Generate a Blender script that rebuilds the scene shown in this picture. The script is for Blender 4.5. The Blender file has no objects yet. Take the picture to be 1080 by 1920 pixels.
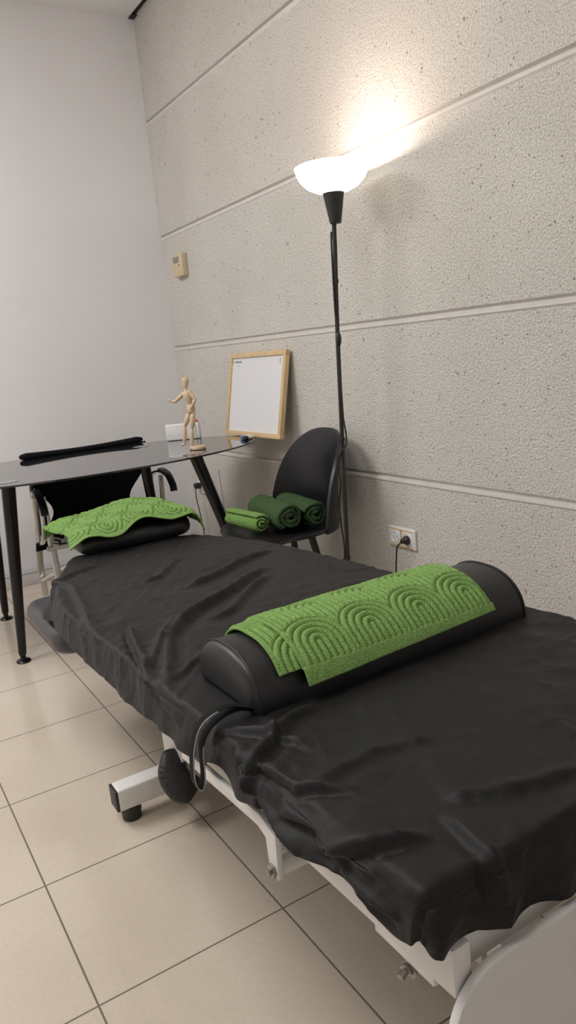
import bpy, bmesh, math, random
import numpy as np
from mathutils import Vector, Matrix
random.seed(7)
COL = bpy.context.scene.collection
PI = math.pi

# ------------------------------------------------------------------ materials
def new_mat(name, color, rough=.5, metal=0.0, spec=.5, coat=0.0, sheen=0.0):
    m = bpy.data.materials.new(name); m.use_nodes = True
    b = m.node_tree.nodes['Principled BSDF']
    b.inputs['Base Color'].default_value = (*color, 1)
    b.inputs['Roughness'].default_value = rough
    b.inputs['Metallic'].default_value = metal
    b.inputs['Specular IOR Level'].default_value = spec
    b.inputs['Coat Weight'].default_value = coat
    b.inputs['Sheen Weight'].default_value = sheen
    return m
class NT:
    def __init__(s, m):
        s.m = m; s.t = m.node_tree; s.b = s.t.nodes['Principled BSDF']
    def n(s, typ, **kw):
        nd = s.t.nodes.new(typ)
        for k, v in kw.items():
            if k.startswith('i_'): nd.inputs[k[2:].replace('_', ' ')].default_value = v
            else: setattr(nd, k, v)
        return nd
    def l(s, a, b): s.t.links.new(a, b)
    def coord(s, scale=(1, 1, 1)):
        tc = s.n('ShaderNodeTexCoord'); mp = s.n('ShaderNodeMapping')
        mp.inputs['Scale'].default_value = scale
        s.l(tc.outputs['Object'], mp.inputs['Vector']); return mp.outputs['Vector']
    def noise(s, vec, scale, detail=3, rough=.5):
        nd = s.n('ShaderNodeTexNoise'); nd.inputs['Scale'].default_value = scale
        nd.inputs['Detail'].default_value = detail; nd.inputs['Roughness'].default_value = rough
        s.l(vec, nd.inputs['Vector']); return nd
    def ramp(s, fac, stops):
        r = s.n('ShaderNodeValToRGB'); e = r.color_ramp.elements
        while len(e) < len(stops): e.new(.5)
        for k, (p, c) in enumerate(stops):
            e[k].position = p; e[k].color = (*c, 1) if len(c) == 3 else c
        s.l(fac, r.inputs['Fac']); return r.outputs['Color']
    def bump(s, h, strength, dist, normal=None):
        b = s.n('ShaderNodeBump'); b.inputs['Strength'].default_value = strength
        b.inputs['Distance'].default_value = dist
        s.l(h, b.inputs['Height'])
        if normal is not None: s.l(normal, b.inputs['Normal'])
        return b.outputs['Normal']
def noisy(m, c0, c1, scale, bump=0, bscale=None, bdist=.001, rough=None):
    t = NT(m); v = t.coord(); n = t.noise(v, scale, 4)
    t.l(t.ramp(n.outputs['Fac'], [(.3, c0), (.7, c1)]), t.b.inputs['Base Color'])
    if bump:
        n2 = t.noise(v, bscale or scale * 4, 3)
        t.l(t.bump(n2.outputs['Fac'], bump, bdist), t.b.inputs['Normal'])
    if rough:
        r = t.ramp(n.outputs['Fac'], [(.3, (rough[0],) * 3), (.7, (rough[1],) * 3)])
        t.l(r, t.b.inputs['Roughness'])
    return m

M = {}
# rough cast stone wall
m = new_mat('pebbledash_wall', (.6, .57, .53), .9, spec=.2); t = NT(m); v = t.coord()
nz = t.noise(v, 2.2, 3); base = t.ramp(nz.outputs['Fac'], [(.3, (.745, .71, .65)), (.7, (.825, .79, .73))])
vo = t.n('ShaderNodeTexVoronoi'); vo.inputs['Scale'].default_value = 75; t.l(v, vo.inputs['Vector'])
nm = t.noise(v, 30, 2)
# sparse dark pits
ma = t.n('ShaderNodeMath', operation='ADD'); t.l(vo.outputs['Distance'], ma.inputs[0])
sc_ = t.n('ShaderNodeMath', operation='MULTIPLY'); t.l(nm.outputs['Fac'], sc_.inputs[0]); sc_.inputs[1].default_value = 1.35
t.l(sc_.outputs[0], ma.inputs[1])
pit = t.ramp(ma.outputs[0], [(.67, (1, 1, 1)), (.76, (0, 0, 0))])
fine = t.noise(v, 165, 3, .65)
fr = t.ramp(fine.outputs['Fac'], [(.36, (.66, .65, .63)), (.55, (1.0, 1.0, 1.0))])
mx = t.n('ShaderNodeMix', data_type='RGBA', blend_type='MULTIPLY'); mx.inputs['Factor'].default_value = 1
t.l(base, mx.inputs['A']); t.l(fr, mx.inputs['B'])
mx2 = t.n('ShaderNodeMix', data_type='RGBA'); t.l(pit, mx2.inputs['Factor'])
t.l(mx.outputs['Result'], mx2.inputs['A']); mx2.inputs['B'].default_value = (.30, .27, .235, 1)
t.l(mx2.outputs['Result'], t.b.inputs['Base Color'])
b1 = t.noise(v, 150, 4, .68)
vb = t.n('ShaderNodeTexVoronoi'); vb.inputs['Scale'].default_value = 120; t.l(v, vb.inputs['Vector'])
ad = t.n('ShaderNodeMath', operation='SUBTRACT'); t.l(b1.outputs['Fac'], ad.inputs[0])
mv = t.n('ShaderNodeMath', operation='MULTIPLY'); t.l(vb.outputs['Distance'], mv.inputs[0]); mv.inputs[1].default_value = .35
t.l(mv.outputs[0], ad.inputs[1])
t.l(t.bump(ad.outputs[0], .8, .0085), t.b.inputs['Normal']); M['stone'] = m
M['groove'] = noisy(new_mat('smooth_groove', (.7, .67, .62), .8, spec=.2), (.66, .63, .585), (.72, .69, .65), 14, .1, 60)
M['white_wall'] = noisy(new_mat('white_paint', (.8, .79, .8), .85, spec=.15), (.80, .79, .80), (.835, .825, .835), 1.2, .05, 130)
M['ceiling'] = noisy(new_mat('ceiling_paint', (.75, .75, .75), .9, spec=.15), (.86, .86, .855), (.89, .89, .885), 1.2, .03, 100)
M['gap'] = noisy(new_mat('gap_shade', (.02, .02, .02), .8), (.014, .014, .014), (.03, .03, .028), 20)  # near-black colour stands in for the shade inside the ceiling gap
M['skirting'] = noisy(new_mat('skirting_paint', (.7, .7, .7), .4), (.68, .67, .67), (.73, .72, .72), 6)
# floor tiles
m = new_mat('porcelain_tile', (.6, .55, .48), .08, spec=.55); t = NT(m); v = t.coord()
br = t.n('ShaderNodeTexBrick'); br.offset = 0; br.squash = 1
br.inputs['Scale'].default_value = 1; br.inputs['Brick Width'].default_value = .4; br.inputs['Row Height'].default_value = .4
br.inputs['Mortar Size'].default_value = .0021; br.inputs['Mortar Smooth'].default_value = .1
mp = t.n('ShaderNodeMapping'); tc = t.n('ShaderNodeTexCoord'); t.l(tc.outputs['Object'], mp.inputs['Vector'])
mp.inputs['Location'].default_value = (-2.195 + 4.0, 1.593 + 4.0, 0)
t.l(mp.outputs['Vector'], br.inputs['Vector'])
n1 = t.noise(v, 2.6, 3); n2 = t.noise(v, 90, 3)
c1 = t.ramp(n1.outputs['Fac'], [(.3, (.585, .50, .408)), (.7, (.645, .56, .462))])
c2 = t.ramp(n2.outputs['Fac'], [(.35, (.955, .955, .955)), (.6, (1, 1, 1))])
mx = t.n('ShaderNodeMix', data_type='RGBA', blend_type='MULTIPLY'); mx.inputs['Factor'].default_value = 1
t.l(c1, mx.inputs['A']); t.l(c2, mx.inputs['B'])
mg = t.n('ShaderNodeMix', data_type='RGBA'); t.l(br.outputs['Fac'], mg.inputs['Factor'])
t.l(mx.outputs['Result'], mg.inputs['A']); mg.inputs['B'].default_value = (.17, .135, .10, 1)
t.l(mg.outputs['Result'], t.b.inputs['Base Color'])
rr = t.n('ShaderNodeMapRange'); t.l(br.outputs['Fac'], rr.inputs['Value']); rr.inputs['To Min'].default_value = .13; rr.inputs['To Max'].default_value = .8
t.l(rr.outputs['Result'], t.b.inputs['Roughness'])
inv = t.n('ShaderNodeMath', operation='SUBTRACT'); inv.inputs[0].default_value = 1; t.l(br.outputs['Fac'], inv.inputs[1])
t.l(t.bump(inv.outputs[0], .5, .001), t.b.inputs['Normal']); M['tile'] = m
# fabrics
m = new_mat('black_sheet', (.0125, .0115, .011), .58, spec=.30, sheen=.03); t = NT(m); v = t.coord()
t.b.inputs['Sheen Roughness'].default_value = .5
n1 = t.noise(v, 7, 4); t.l(t.ramp(n1.outputs['Fac'], [(.3, (.0044, .0040, .0038)), (.7, (.0068, .0061, .0057))]), t.b.inputs['Base Color'])
vv = t.n('ShaderNodeTexVoronoi'); vv.inputs['Scale'].default_value = 560; t.l(v, vv.inputs['Vector'])
nb = t.noise(v, 28, 4)
bn = t.bump(nb.outputs['Fac'], .25, .004)
t.l(t.bump(vv.outputs['Distance'], .35, .0008, bn), t.b.inputs['Normal']); M['sheet'] = m
M['vinyl'] = noisy(new_mat('black_vinyl', (.02, .02, .022), .42, spec=.5), (.012, .012, .0135), (.017, .017, .0185), 30, .12, 700, .0006)
M['grey_vinyl'] = noisy(new_mat('charcoal_vinyl', (.05, .05, .055), .4, spec=.5), (.034, .034, .039), (.044, .044, .05), 20, .12, 700, .0006)
M['piping'] = noisy(new_mat('seam_piping', (.01, .01, .01), .5), (.008, .008, .008), (.014, .014, .014), 40)
M['strap'] = noisy(new_mat('black_webbing', (.01, .01, .01), .8, spec=.2), (.005, .005, .005), (.009, .009, .009), 90, .3, 900)
M['strap_edge'] = noisy(new_mat('grey_strap_edge', (.3, .3, .3), .5), (.26, .26, .26), (.34, .34, .34), 60)
M['white_metal'] = noisy(new_mat('white_powder_coat', (.72, .71, .68), .38, spec=.5), (.74, .725, .69), (.79, .775, .74), 8, .04, 300)
M['panel'] = noisy(new_mat('white_panel', (.72, .71, .68), .35), (.70, .685, .66), (.74, .725, .70), 5)
M['rubber'] = noisy(new_mat('black_rubber', (.015, .015, .015), .45), (.012, .012, .012), (.02, .02, .02), 50, .1, 300)
M['chrome'] = noisy(new_mat('chrome', (.75, .74, .72), .18, metal=1), (.70, .69, .67), (.80, .79, .77), 10)
M['alu'] = noisy(new_mat('brushed_aluminium', (.6, .59, .56), .34, metal=1), (.78, .77, .74), (.86, .85, .82), 25)
M['bolt'] = noisy(new_mat('steel_bolt', (.35, .33, .3), .35, metal=1), (.26, .24, .22), (.45, .43, .4), 120)
m = new_mat('smoked_glass', (.018, .018, .02), .035, spec=.6, coat=.5); m = noisy(m, (.017, .017, .019), (.021, .021, .023), 3); M['glass'] = m
M['gloss_black'] = noisy(new_mat('gloss_black_metal', (.008, .008, .009), .2, spec=.35), (.004, .004, .005), (.006, .006, .007), 12)
M['matt_black'] = noisy(new_mat('satin_black_metal', (.018, .017, .016), .42), (.015, .014, .014), (.022, .021, .02), 25)
M['chair_plastic'] = noisy(new_mat('black_chair_plastic', (.016, .016, .018), .33), (.009, .009, .0105), (.012, .012, .014), 15, .06, 500)
m = new_mat('black_canvas', (.006, .006, .007), .9, spec=.15); M['canvas'] = noisy(m, (.005, .005, .006), (.009, .009, .01), 40, .4, 500)
M['white_plastic'] = noisy(new_mat('white_plastic', (.78, .77, .75), .35), (.76, .75, .73), (.80, .79, .77), 12)
M['slot'] = noisy(new_mat('vent_shadow', (.2, .2, .2), .6), (.3, .3, .3), (.38, .38, .38), 30)
M['orange'] = noisy(new_mat('amber_strip', (.75, .42, .08), .5), (.70, .38, .08), (.80, .46, .12), 60)
M['red'] = noisy(new_mat('red_plastic', (.8, .08, .03), .4), (.85, .10, .04), (.75, .07, .03), 60)
M['beige_plastic'] = noisy(new_mat('aged_beige_plastic', (.62, .5, .3), .45), (.58, .47, .285), (.66, .56, .37), 14)
M['lcd'] = noisy(new_mat('lcd_grey', (.25, .23, .23), .25), (.22, .205, .21), (.27, .255, .26), 60)
M['dark_dot'] = noisy(new_mat('dark_button', (.1, .08, .05), .5), (.08, .065, .045), (.12, .1, .07), 60)
M['board'] = noisy(new_mat('whiteboard_face', (.75, .745, .75), .3), (.735, .73, .735), (.765, .76, .765), 4)
M['ink'] = noisy(new_mat('faded_ink', (.2, .2, .24), .5), (.18, .18, .22), (.3, .3, .34), 80)
M['ink_red'] = noisy(new_mat('faded_red_ink', (.6, .3, .3), .5), (.55, .25, .25), (.65, .4, .4), 80)
def wood(name, a, b, sc, ax):
    m = new_mat(name, a, .45, spec=.35); t = NT(m)
    s = [sc] * 3; s[ax] = sc * .08; v = t.coord(tuple(s)); n = t.noise(v, 1, 5, .6)
    t.l(t.ramp(n.outputs['Fac'], [(.3, a), (.7, b)]), t.b.inputs['Base Color']); return m
M['pine'] = wood('pine_frame', (.60, .43, .22), (.70, .52, .30), 60, 2)
M['mannequin'] = wood('pale_beech', (.62, .46, .30), (.71, .55, .38), 120, 2)
def terry(name, a, b, attr=False):
    m = new_mat(name, a, .95, spec=.1, sheen=.35); t = NT(m); v = t.coord()
    t.b.inputs['Sheen Tint'].default_value = (*b, 1); t.b.inputs['Sheen Roughness'].default_value = .4
    n = t.noise(v, 420, 2, .6); c = t.ramp(n.outputs['Fac'], [(.32, tuple(x * .62 for x in a)), (.62, b)])
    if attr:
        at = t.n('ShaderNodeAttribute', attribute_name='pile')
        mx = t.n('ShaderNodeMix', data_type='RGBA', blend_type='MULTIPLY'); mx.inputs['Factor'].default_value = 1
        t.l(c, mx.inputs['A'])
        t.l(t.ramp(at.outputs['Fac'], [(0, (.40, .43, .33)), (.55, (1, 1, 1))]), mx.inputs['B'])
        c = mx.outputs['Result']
    t.l(c, t.b.inputs['Base Color'])
    t.l(t.bump(n.outputs['Fac'], .8, .003), t.b.inputs['Normal']); return m
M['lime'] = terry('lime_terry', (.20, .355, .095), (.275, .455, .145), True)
M['forest'] = terry('forest_terry', (.043, .083, .034), (.085, .140, .060))
M['forest2'] = terry('deep_green_terry', (.038, .076, .032), (.074, .128, .056))
# lamp shade: opal glass lit from inside
m = new_mat('opal_glass', (.95, .92, .88), .4); b_ = m.node_tree.nodes['Principled BSDF']
t = NT(m); v = t.coord(); n = t.noise(v, 5, 2)
t.l(t.ramp(n.outputs['Fac'], [(.3, (1, .90, .80)), (.7, (1, .92, .83))]), b_.inputs['Emission Color'])
b_.inputs['Emission Strength'].default_value = 1.5; M['opal'] = m
m = new_mat('lit_bulb', (1, .9, .8), .4); b_ = m.node_tree.nodes['Principled BSDF']
t = NT(m); v = t.coord(); n = t.noise(v, 5, 2)
t.l(t.ramp(n.outputs['Fac'], [(.3, (1, .80, .62)), (.7, (1, .82, .64))]), b_.inputs['Emission Color'])
b_.inputs['Emission Strength'].default_value = 2.5; M['bulb'] = m

# ------------------------------------------------------------------ mesh helpers
ORG = {}
def put(name, verts, faces, mat, parent=None, origin=None, smooth=True, mats=None, fm=None, angle=40):
    o0 = ORG[parent.name] if parent is not None else (Vector(origin) if origin is not None else Vector((0, 0, 0)))
    me = bpy.data.meshes.new(name)
    me.from_pydata([tuple(Vector(v) - o0) for v in verts], [], faces)
    if mats:
        for q in mats: me.materials.append(M[q])
        if fm: me.polygons.foreach_set('material_index', fm)
    else: me.materials.append(M[mat])
    bm = bmesh.new(); bm.from_mesh(me); bmesh.ops.recalc_face_normals(bm, faces=bm.faces)
    bm.to_mesh(me); bm.free()
    if smooth:
        me.shade_smooth()
        try: me.set_sharp_from_angle(angle=math.radians(angle))
        except Exception: pass
    ob = bpy.data.objects.new(name, me); COL.objects.link(ob)
    if parent is not None:
        ob.parent = parent; ORG[ob.name] = o0.copy()
    else:
        ob.location = o0; ORG[ob.name] = o0.copy()
    return ob
def thing(name, loc, label, cat, group=None):
    o = bpy.data.objects.new(name, None); COL.objects.link(o); o.location = loc
    o.empty_display_size = .05; ORG[o.name] = Vector(loc)
    return tag(o, label, cat, group)
def tag(o, label, cat, group=None):
    o['label'] = label; o['category'] = cat
    if group: o['group'] = group
    return o
def struct(o): o['kind'] = 'structure'; return o
class MB:
    def __init__(s): s.v = []; s.f = []; s.m = []; s.cm = 0
    def add(s, vs, fs):
        k = len(s.v); s.v += [Vector(v) for v in vs]; s.f += [[i + k for i in f] for f in fs]; s.m += [s.cm] * len(fs); return s
    def bm(s, bm, mx=None):
        vs = [(mx @ v.co if mx else v.co.copy()) for v in bm.verts]; bm.verts.index_update()
        s.add(vs, [[v.index for v in f.verts] for f in bm.faces]); bm.free(); return s
    def box(s, c, d, bev=.002, seg=2, rot=None):
        bm = bmesh.new(); bmesh.ops.create_cube(bm, size=1)
        bmesh.ops.scale(bm, vec=d, verts=bm.verts)
        bev = min(bev, min(d) * .48)
        if bev > 0: bmesh.ops.bevel(bm, geom=bm.edges[:] , offset=bev, segments=seg, profile=.5, affect='EDGES')
        mx = Matrix.Translation(Vector(c))
        if rot is not None: mx = mx @ rot
        return s.bm(bm, mx)
    def tube(s, pts, r, n=12, closed=False, flat=None, up=None):
        pts = [Vector(p) for p in pts]; L = len(pts)
        rs = r if isinstance(r, (list, tuple)) else [r] * L
        vs = []; fs = []; prev = None
        for i in range(L):
            if closed: tg = (pts[(i + 1) % L] - pts[i - 1])
            else: tg = pts[min(i + 1, L - 1)] - pts[max(i - 1, 0)]
            tg.normalize()
            if prev is None:
                a = Vector(up) if up is not None else (Vector((0, 0, 1)) if abs(tg.z) < .9 else Vector((1, 0, 0)))
                nn = (a - tg * a.dot(tg)).normalized()
            else: nn = (prev - tg * prev.dot(tg)).normalized()
            prev = nn; bb = tg.cross(nn)
            for k in range(n):
                an = 2 * PI * k / n; cx, sx = math.cos(an), math.sin(an)
                if flat:
                    q = .5; cx = math.copysign(abs(cx) ** q, cx) * flat[0]; sx = math.copysign(abs(sx) ** q, sx) * flat[1]
                vs.append(pts[i] + (nn * cx + bb * sx) * rs[i])
        for i in range(L if closed else L - 1):
            for k in range(n):
                a = i * n + k; b = i * n + (k + 1) % n; j = (i + 1) % L
                fs.append([a, b, j * n + (k + 1) % n, j * n + k])
        if not closed:
            fs.append(list(range(n))[::-1]); fs.append([(L - 1) * n + k for k in range(n)])
        return s.add(vs, fs)
    def lathe(s, prof, c=(0, 0, 0), n=32, mx=None, cap=True):
        vs = []; fs = []; L = len(prof)
        mt = Matrix.Translation(Vector(c)) @ (mx if mx is not None else Matrix.Identity(4))
        for (r, z) in prof:
            for k in range(n):
                a = 2 * PI * k / n; vs.append(mt @ Vector((max(r, 1e-5) * math.cos(a), max(r, 1e-5) * math.sin(a), z)))
        for i in range(L - 1):
            for k in range(n):
                fs.append([i * n + k, i * n + (k + 1) % n, (i + 1) * n + (k + 1) % n, (i + 1) * n + k])
        if cap:
            if prof[0][0] > 1e-4: fs.append(list(range(n))[::-1])
            if prof[-1][0] > 1e-4: fs.append([(L - 1) * n + k for k in range(n)])
        return s.add(vs, fs)
    def prism(s, poly, axis, a0, a1, bev=0):
        """extrude polygon (2-D points) along axis ('x','y','z') from a0 to a1"""
        bm = bmesh.new(); n = len(poly)
        def P(u, w, a): return {'x': (a, u, w), 'y': (u, a, w), 'z': (u, w, a)}[axis]
        v0 = [bm.verts.new(P(u, w, a0)) for u, w in poly]; v1 = [bm.verts.new(P(u, w, a1)) for u, w in poly]
        bm.faces.new(v0[::-1]); bm.faces.new(v1)
        for i in range(n): bm.faces.new([v0[i], v0[(i + 1) % n], v1[(i + 1) % n], v1[i]])
        bmesh.ops.recalc_face_normals(bm, faces=bm.faces)
        if bev: bmesh.ops.bevel(bm, geom=bm.edges[:], offset=bev, segments=2, profile=.5, affect='EDGES')
        return s.bm(bm)
    def ball(s, c, r, sc=(1, 1, 1), rot=None, seg=16):
        bm = bmesh.new(); bmesh.ops.create_uvsphere(bm, u_segments=seg, v_segments=seg * 3 // 4, radius=r)
        mx = Matrix.Translation(Vector(c)) @ (rot if rot is not None else Matrix.Identity(4)) @ Matrix.Diagonal((*sc, 1))
        return s.bm(bm, mx)
    def put(s, name, mat, parent=None, origin=None, smooth=True, mats=None, angle=40):
        return put(name, s.v, s.f, mat, parent, origin, smooth, mats, s.m if mats else None, angle)
def align(d):
    return Vector((0, 0, 1)).rotation_difference(Vector(d).normalized()).to_matrix().to_4x4()
def spline(pts, n=8, closed=False):
    P = [Vector(p) for p in pts]; out = []; L = len(P)
    rng = range(L) if closed else range(L - 1)
    for i in rng:
        if closed: a, b, c, d = P[i - 1], P[i], P[(i + 1) % L], P[(i + 2) % L]
        else: a, b, c, d = P[max(i - 1, 0)], P[i], P[i + 1], P[min(i + 2, L - 1)]
        for k in range(n):
            q = k / n
            out.append(.5 * ((2 * b) + (c - a) * q + (2 * a - 5 * b + 4 * c - d) * q * q + (-a + 3 * b - 3 * c + d) * q ** 3))
    if not closed: out.append(P[-1])
    return out
def grid_faces(nu, nv, off=0):
    return [[off + i * nv + j, off + (i + 1) * nv + j, off + (i + 1) * nv + j + 1, off + i * nv + j + 1] for i in range(nu - 1) for j in range(nv - 1)]
# numpy value noise
def vnoise(x, y, seed=0):
    r = np.random.RandomState(seed).rand(256, 256)
    xi = np.floor(x).astype(int); yi = np.floor(y).astype(int); xf = x - xi; yf = y - yi
    u = xf * xf * (3 - 2 * xf); w = yf * yf * (3 - 2 * yf)
    g = lambda a, b: r[a % 256, b % 256]
    return ((g(xi, yi) * (1 - u) + g(xi + 1, yi) * u) * (1 - w) + (g(xi, yi + 1) * (1 - u) + g(xi + 1, yi + 1) * u) * w) * 2 - 1
def fbm(x, y, seed=0, oc=4):
    s = 0; a = 1
    for k in range(oc): s = s + a * vnoise(x * 2 ** k, y * 2 ** k, seed + k); a *= .5
    return s
def seg_dist(X, Y, pl):
    """distance from points to a polyline, the signed side, and the running parameter 0..1"""
    best = np.full(X.shape, 9.); side = np.zeros(X.shape); par = np.zeros(X.shape); n = len(pl) - 1
    for i in range(n):
        ax, ay = pl[i]; bx, by = pl[i + 1]; dx, dy = bx - ax, by - ay; L2 = dx * dx + dy * dy + 1e-12
        q = np.clip(((X - ax) * dx + (Y - ay) * dy) / L2, 0, 1)
        ex = X - ax - q * dx; ey = Y - ay - q * dy; d = np.hypot(ex, ey); k = d < best
        best = np.where(k, d, best); side = np.where(k, np.sign(dx * ey - dy * ex), side); par = np.where(k, (i + q) / n, par)
    return best, side, par
def grid_normals(P):
    du = np.gradient(P, axis=0); dv = np.gradient(P, axis=1); n = np.cross(du, dv)
    return n / (np.linalg.norm(n, axis=2, keepdims=True) + 1e-12)

# ------------------------------------------------------------------ room
XE, YW, H = 5.6, -4.2, 2.97
o = put('floor', [(0, YW, 0), (XE, YW, 0), (XE, 0, 0), (0, 0, 0)], [[0, 1, 2, 3]], 'tile', smooth=False); struct(o)
m_ = MB(); m_.box((XE / 2, YW / 2 - .02, H + .05), (XE + .2, -YW - .02, .1), 0); o = m_.put('ceiling', 'ceiling', smooth=False); struct(o)
m_ = MB(); m_.box((XE / 2, -.012, H + .03), (XE, .03, .045), 0)
m_.box((.035, -.016, H - .006), (.05, .03, .006), .001); o = m_.put('ceiling_gap_shade', 'gap', smooth=False); struct(o)  # black strips paint the shadow gap where ceiling meets stone wall
m_ = MB(); m_.box((-.05, YW / 2, H / 2), (.1, -YW + .2, H + .2), 0); o = m_.put('wall_left', 'white_wall', smooth=False); struct(o)
m_ = MB(); m_.box((XE + .05, YW / 2, H / 2), (.1, -YW + .2, H + .2), 0); o = m_.put('wall_back', 'white_wall', smooth=False); struct(o)
m_ = MB(); m_.box((XE / 2, YW - .05, H / 2), (XE + .2, .1, H + .2), 0); o = m_.put('wall_front', 'white_wall', smooth=False); struct(o)
m_ = MB(); m_.box((.006, YW / 2 - .0, .0405), (.012, -YW, .081), .003); m_.box((.008, YW / 2, .076), (.016, -YW, .01), .003)
o = m_.put('baseboard_left', 'skirting'); struct(o)
# panelled stone wall: profile in (y, z) swept along x, recessed joints with a raised smooth lower lip
joints = [.620, 1.209, 1.829, 2.439]
prof = [(0.0, -.02, 0)]
for z in joints:
    prof += [(0, z + .0, 0)]
pf = []; zc = -.02
for z in joints:
    pf += [((0, zc), (0, z - .016), 0), ((0, z - .016), (-.005, z - .010), 1), ((-.005, z - .010), (-.005, z - .002), 1), ((-.005, z - .002), (.014, z + .002), 1),
           ((.014, z + .002), (.014, z + .012), 1), ((.014, z + .012), (0, z + .016), 1)]
    zc = z + .016
pf.append(((0, zc), (0, H + .12), 0))
vs = []; fs = []; fm = []
for (a, b, mi) in pf:
    k = len(vs); vs += [(-.1, a[0], a[1]), (XE + .1, a[0], a[1]), (XE + .1, b[0], b[1]), (-.1, b[0], b[1])]; fs.append([k, k + 1, k + 2, k + 3]); fm.append(mi)
k = len(vs); vs += [(-.1, .12, -.02), (XE + .1, .12, -.02), (XE + .1, .12, H + .12), (-.1, .12, H + .12)]; fs.append([k, k + 3, k + 2, k + 1]); fm.append(0)
me = bpy.data.meshes.new('wall_right'); me.from_pydata(vs, [], fs); me.materials.append(M['stone']); me.materials.append(M['groove'])
me.polygons.foreach_set('material_index', fm); o = bpy.data.objects.new('wall_right', me); COL.objects.link(o); struct(o)

# ------------------------------------------------------------------ massage table
def inl(X):   # the head end tapers to the headrest
    X = np.asarray(X, float)
    return np.interp(X, [1.74, 1.77, 1.80, 1.85, 1.90, 2.0, 2.1, 2.25, 2.4], [.25, .22, .185, .155, .135, .095, .06, .02, 0])
def inr(X):
    X = np.asarray(X, float)
    return np.interp(X, [1.74, 1.77, 1.80, 1.86, 1.94, 2.04, 2.2, 2.35], [.22, .185, .15, .10, .07, .035, .01, 0])
YL, YR, YC = -1.40, -.71, -1.055
def zt(X): return np.interp(X, [1.5, 1.78, 3.1, 3.8], [.528, .54, .60, .622])
bed = thing('massage_table', (2.8, YC, 0), 'white-framed massage table with black vinyl padding under a black sheet', 'massage table')
def slab(x0, x1, y0, y1, th, r, mat, name, off=-.012, bulge=.0, parent=bed, nround=6, zf=zt, er=.018):
    """padded slab following the table slope, rounded plan corners and soft edges"""
    out = []; 
    cs = [(x1 - r[0], y0 + r[0], -90, r[0]), (x1 - r[1], y1 - r[1], 0, r[1]), (x0 + r[2], y1 - r[2], 90, r[2]), (x0 + r[3], y0 + r[3], 180, r[3])]
    for cx, cy, a0, rr_ in cs:
        for k in range(nround + 1):
            a = math.radians(a0 + 90 * k / nround); out.append((cx + rr_ * math.cos(a), cy + rr_ * math.sin(a), math.cos(a), math.sin(a)))
    rings = []
    for k in range(7):
        a = PI * k / 6; rings.append((-er * (1 - math.sin(a)), (math.cos(a)) * .5))
    vs = []; fs = []; n = len(out)
    for (ins, h) in rings:
        hh = h * th
        hh = (th / 2 - er * (1 - abs(math.cos(PI * (rings.index((ins, h))) / 6)))) * (1 if h > 0 else -1) if abs(h) > 1e-6 else 0
        for (x, y, nx, ny) in out:
            X = x + nx * ins; Y = y + ny * ins; vs.append((X, Y, float(zf(X)) + off - th / 2 + hh))
    for i in range(6):
        for k in range(n): fs.append([i * n + k, i * n + (k + 1) % n, (i + 1) * n + (k + 1) % n, (i + 1) * n + k])
    fs.append(list(range(n))); fs.append([6 * n + k for k in range(n)][::-1])
    return put(name, vs, fs, mat, parent)
def head_slab():
    xs = [1.80, 1.83, 1.88, 1.95, 2.05, 2.2, 2.4, 2.6, 2.8, 2.99]
    pts = [(x, YL + .010 + float(inl(x))) for x in xs] + [(x, YR - .010 - float(inr(x))) for x in xs[::-1]]
    vs = []; fs = []; n = len(pts); cx, cy = 2.5, YC
    for ins, h in ((.985, -.064), (1.0, -.056), (1.0, -.024), (.985, -.014)):
        for x, y in pts: X = cx + (x - cx) * ins; vs.append((X, cy + (y - cy) * ins, float(zt(X)) + h))
    for i in range(3):
        for k in range(n): fs.append([i * n + k, i * n + (k + 1) % n, (i + 1) * n + (k + 1) % n, (i + 1) * n + k])
    fs.append(list(range(n))[::-1]); fs.append([3 * n + k for k in range(n)])
    put('head_section', vs, fs, 'vinyl', bed)
head_slab()
slab(3.00, 3.712, YL + .010, YR - .010, .050, (.03, .03, .02, .02), 'vinyl', 'foot_section')
# face cradle cushion
def zc(X): return np.interp(X, [1.48, 1.9], [.618, .606])
slab(1.535, 1.842, -1.20, -.79, .062, (.06, .06, .12, .12), 'vinyl', 'headrest_cushion', off=0, zf=zc, er=.028)
m_ = MB()
for y in (-1.10, -.90): m_.tube([(1.60, y, .546), (1.75, y, .54), (1.80, y, .49), (2.3, y, .49)], .010, 10)
m_.put('headrest_bracket', 'white_metal', bed)
# arm pads (hang low either side of the headrest)
def armpad(sy):
    zf = lambda X: .448
    y0, y1 = (-1.402, -1.235) if sy < 0 else (-.80, -.665)
    a = slab(1.80, 2.215, y0, y1 + (.06 if sy < 0 else 0), .075, (.062, .062, .062, .062), 'grey_vinyl', 'arm_pad', off=0, zf=zf, er=.03)
    b = MB(); ym = (y0 + y1) / 2
    b.tube([(2.10, ym, .365), (2.10, ym, .345), (2.16, ym + (.05 if sy < 0 else -.05), .34), (2.4, ym + (.08 if sy < 0 else -.08), .44)], .009, 10)
    b.put('arm_pad_bracket', 'white_metal', a)
armpad(-1)
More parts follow.
